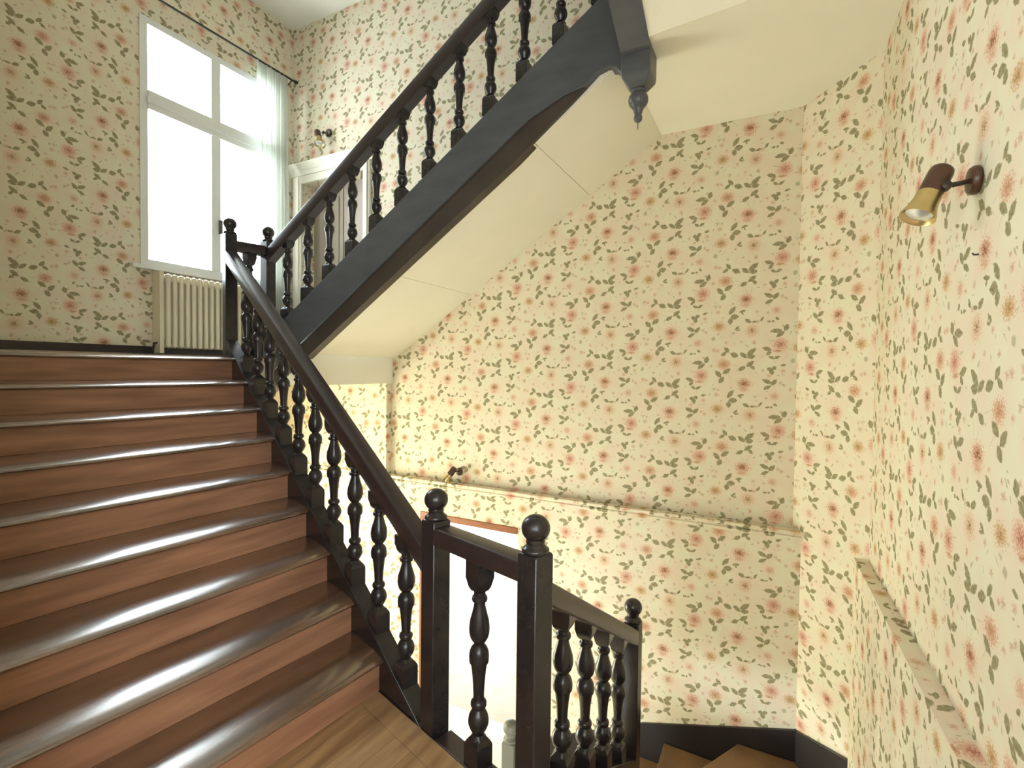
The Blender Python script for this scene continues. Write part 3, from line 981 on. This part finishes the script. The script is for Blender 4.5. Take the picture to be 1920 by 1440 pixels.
# unseen entrance with glazed leaves, added to bring daylight under the window landing
D1 = empty('door_1', (XW, 2.35, Z_GR), '', '')
del D1['category']
struct(D1, 'added glazed entrance doors, unseen, lighting the hall')
for a, b in ((1.15, 1.23), (2.31, 2.39), (3.47, 3.55)):
    MB().box(XW - .10, XW - .03, a, b, Z_GR, .62).build('stile', M_white, D1)
MB().box(XW - .10, XW - .03, 1.23, 3.47, .54, .62).build('top_rail', M_white, D1)
MB().box(XW - .10, XW - .03, 1.23, 3.47, Z_GR, Z_GR + .2).build('bottom_rail', M_white, D1)
for a, b in ((1.23, 2.31), (2.39, 3.47)):
    MB().box(XW - .07, XW - .066, a, b, Z_GR + .2, .54).build('pane', M_amber, D1)
adopt(D1)

# doorway to daylight in the lower back wall, red-brown frame
D2 = empty('door_2', (-2.65, YL, Z_GR), '', '')
del D2['category']
struct(D2, 'open doorway with red-brown wooden lintel, white daylight beyond')
zl = EYE - 1.44
bevel(MB().box(-3.20, -2.09, YL - .012, YL + .24, zl - .062, zl).build('lintel', M_lintel, D2), .003, 1)
MB().box(-3.20, -3.14, YL - .012, YL + .24, Z_GR, zl - .062).build('jamb', M_lintel, D2)
adopt(D2)

# panelled door on the window landing
D3 = empty('door_3', (-4.53, YB, Z_UP), '', '')
del D3['category']
struct(D3, 'landing door with ivory moulded casing and cornice')
zt = EYE + 2.165
xl, xr = -5.02, -4.05
for a, b in ((xl - .145, xl), (xr, xr + .10)):
    bevel(MB().box(a, b, YB - .035, YB, Z_UP, zt + .09).build('casing', M_paint, D3), .008, 2)
    MB().box(a + .03, b - .03, YB - .05, YB - .035, Z_UP, zt + .08).build('casing_fillet', M_paint, D3)
bevel(MB().box(xl, xr, YB - .035, YB, zt, zt + .09).build('casing_head', M_paint, D3), .008, 2)
pr = [(0, .09), (-.04, .09), (-.05, .11), (-.05, .13), (-.075, .16), (-.075, .175), (-.10, .20), (-.10, .215), (0, .215)]
MB().sections([[(x, YB + a, zt + b) for a, b in pr] for x in (XW + .002, xr + .14)]).build('cornice', M_paint, D3)
lf = MB().box(xl, xr, YB + .16, YB + .20, Z_UP, zt - .002).build('leaf', M_doorg, D3)
for a, b in ((xl + .10, -4.60), (-4.48, xr - .10)):
    for c, d in ((Z_UP + .2, Z_UP + .85), (Z_UP + 1.0, zt - .15)):
        bevel(MB().box(a, b, YB + .148, YB + .16, c, d).build('panel', M_doorg, lf), .006, 1)
MB().box(-4.545, -4.535, YB + .15, YB + .16, Z_UP, zt - .002).build('meeting_bead', M_doorg, lf)
adopt(D3)

# ------------------------------------------------------------------ curtain, rod, radiator
rod = empty('curtain_rod', (-5.07, 3.3, EYE + 3.335), 'thin black curtain rod on a bracket above the tall window', 'curtain rod')
MB().tube([(-5.07, 2.25, EYE + 3.335), (-5.07, 4.10, EYE + 3.335)], .011, 10).build('rod', M_iron, rod, smooth=40)
MB().lathe([(.006, 0), (.018, .006), (.021, .018), (.017, .032), (.005, .04)], at=(-5.07, 4.10, EYE + 3.335), axis=(0, 1, 0), seg=14).build('end_cap', M_iron, rod, smooth=40)
for y in (2.35, 4.06):
    MB().tube([(-5.07, y, EYE + 3.33), (-5.12, y, EYE + 3.30), (XW, y, EYE + 3.28)], .007, 8).build('bracket', M_iron, rod, smooth=40)
adopt(rod)
v, f = [], []
NU, NV = 90, 14
for j in range(NV + 1):
    for i in range(NU + 1):
        s, t = i / NU, j / NV
        y0_, y1_ = 3.60 + .015 * t, 4.00 + .02 * t
        ph = s * 2 * pi * 7.3
        amp = .018 + .016 * t
        v.append((-5.07 + amp * sin(ph) + .008 * sin(ph * .37 + 1), y0_ + (y1_ - y0_) * s + .010 * sin(2 * ph + .6), EYE + 3.322 - 2.98 * t))
for j in range(NV):
    for i in range(NU):
        a = j * (NU + 1) + i
        f.append((a, a + 1, a + NU + 2, a + NU + 1))
cu = mesh_obj('sheer_curtain', v, f, M_sheer, smooth=180)
tag(cu, 'sheer white pleated curtain pushed to the end of the black rod', 'curtain')

rad = empty('radiator', (-5.10, 3.1, EYE + .17), 'cream cast-iron column radiator under the tall window', 'radiator')
zr0, zr1 = EYE + .175, EYE + .865
sec = None
for i in range(15):
    y = 2.695 + .0585 * i
    if sec is None:
        mb = MB()
        for dx in (-.055, 0, .055):
            pr = []
            for (rr, zz) in ((.006, zr0 + .0), (.020, zr0 + .012), (.0225, zr0 + .04), (.0205, zr0 + .10), (.0205, zr1 - .10), (.0225, zr1 - .04), (.020, zr1 - .012), (.006, zr1)):
                pr.append((rr, zz - zr0))
            mb.lathe(pr, at=(-5.11 + dx, 0, zr0), seg=10)
        mb.box(-5.17, -5.05, -.022, .022, zr0 + .03, zr0 + .075)
        mb.box(-5.17, -5.05, -.022, .022, zr1 - .075, zr1 - .03)
        sec = mb.build('radiator_section', M_radi, rad, smooth=40)
        sec.location.y = y
    else:
        c = sec.copy()
        COL.objects.link(c)
        c.location.y = y
for z in (zr0 + .05, zr1 - .05):
    MB().tube([(-5.11, 2.69, z), (-5.11, 3.56, z)], .018, 10).build('header', M_radi, rad, smooth=40)
MB().box(XW + .006, -5.06, 2.625, 2.66, Z_UP + .03, EYE + .885).build('end_panel', M_radi, rad)
MB().tube([(-5.11, 2.68, zr0 + .05), (-5.11, 2.60, zr0 + .04), (-5.11, 2.585, Z_UP)], .010, 8).build('feed_pipe', M_baseb, rad, smooth=40)
adopt(rad)


# ------------------------------------------------------------------ wall spotlights
def spotlight(base, nrm, arm_to, head_c, head_dir, label, s=1.0):
    """turned brown cylinder with a flared brass bell on a stalk from a round wall plate"""
    base, nrm, arm_to, head_c, hd = Vector(base), Vector(nrm).normalized(), Vector(arm_to), Vector(head_c), Vector(head_dir).normalized()
    S = empty('wall_spotlight', base, label, 'wall light', 'swivel wall spotlights of the stairwell')
    MB().lathe([(.041 * s, 0), (.043 * s, .004), (.043 * s, .014 * s), (.037 * s, .022 * s), (.02 * s, .024 * s)], at=base, axis=nrm, seg=26).build('wall_plate', M_lampb, S, smooth=40)
    MB().tube([base + nrm * .02 * s, base.lerp(arm_to, .5), arm_to], .0075 * s, 10).build('arm', M_lampd, S, smooth=40)
    MB().lathe([(.004, -.016 * s), (.013 * s, -.012 * s), (.015 * s, 0), (.013 * s, .012 * s), (.004, .016 * s)], at=arm_to, axis=Vector((0, 0, 1)).cross(nrm) + Vector((0, 0, .2)), seg=14).build('knuckle', M_lampd, S, smooth=40)
    b = head_c - hd * .085 * s
    MB().lathe([(.006 * s, 0), (.022 * s, .002 * s), (.031 * s, .010 * s), (.034 * s, .022 * s), (.034 * s, .098 * s)], at=b, axis=hd, seg=26).build('lamp_body', M_lampb, S, smooth=40)
    bell = MB().lathe([(.0335 * s, .094 * s), (.035 * s, .100 * s), (.0355 * s, .125 * s), (.041 * s, .150 * s), (.049 * s, .172 * s), (.050 * s, .180 * s), (.046 * s, .178 * s), (.030 * s, .150 * s), (.01 * s, .148 * s)], at=b, axis=hd, seg=30).build('brass_bell', M_brass, S, smooth=40)
    MB().lathe([(.004 * s, .150 * s), (.036 * s, .152 * s), (.041 * s, .160 * s), (.038 * s, .169 * s), (.022 * s, .176 * s), (.004 * s, .179 * s)], at=b, axis=hd, seg=24).build('bulb', M_bulb, S, smooth=40)
    adopt(S)
    return S


def px_ray(x, y):
    return Fv + Rv * ((x - 960) / F_PX) + Uv * ((720 - y) / F_PX)


def on_right(x, y, off=0.0):
    d = px_ray(x, y)
    p = Vector((*RC, EYE * 0))
    t = (rn.dot(Vector((*RC, 0))) + off) / rn.dot(Vector((d.x, d.y, 0)))
    return Vector((0, 0, EYE)) + d * t


b0 = on_right(1834, 337, .002)
arm = b0 + rn * .082 + Vector((0, -.005, -.010))
spotlight(b0, rn, arm, arm + rn * .032 + rd * .02 + Vector((0, 0, -.004)), Vector((0, 0, -1)) * .80 + rn * .36 - rd * .18,
          'brown wall spotlight with wide brass bell, tipped down, above a tiny wall hook', 1.05)


def on_back(x, y, yy):
    d = px_ray(x, y)
    return Vector((0, 0, EYE)) + d * (yy / d.y)


b1 = on_back(617, 250, YB - .002)
spotlight(b1, (0, -1, 0), b1 + Vector((-.01, -.075, -.02)), b1 + Vector((-.05, -.11, -.075)), (.38, -.15, -1), 'small brown and brass wall spotlight above the landing door', 1.05)
b2 = on_back(862, 884, YB - .002)
spotlight(b2, (0, -1, 0), b2 + Vector((-.01, -.07, .015)), b2 + Vector((-.04, -.10, -.008)), (-.55, -.30, -.9), 'dark brown wall spotlight just above the ledge moulding', .9)

hk = on_right(1835, 477, .0)
nail = MB().tube([hk - rn * .005, hk + rn * .012, hk + rn * .016 + Vector((0, 0, .006))], .003, 8).build('wall_hook', M_steel, smooth=40)
tag(nail, 'tiny dark hook in the wallpaper below the widest brass spotlight', 'hook')
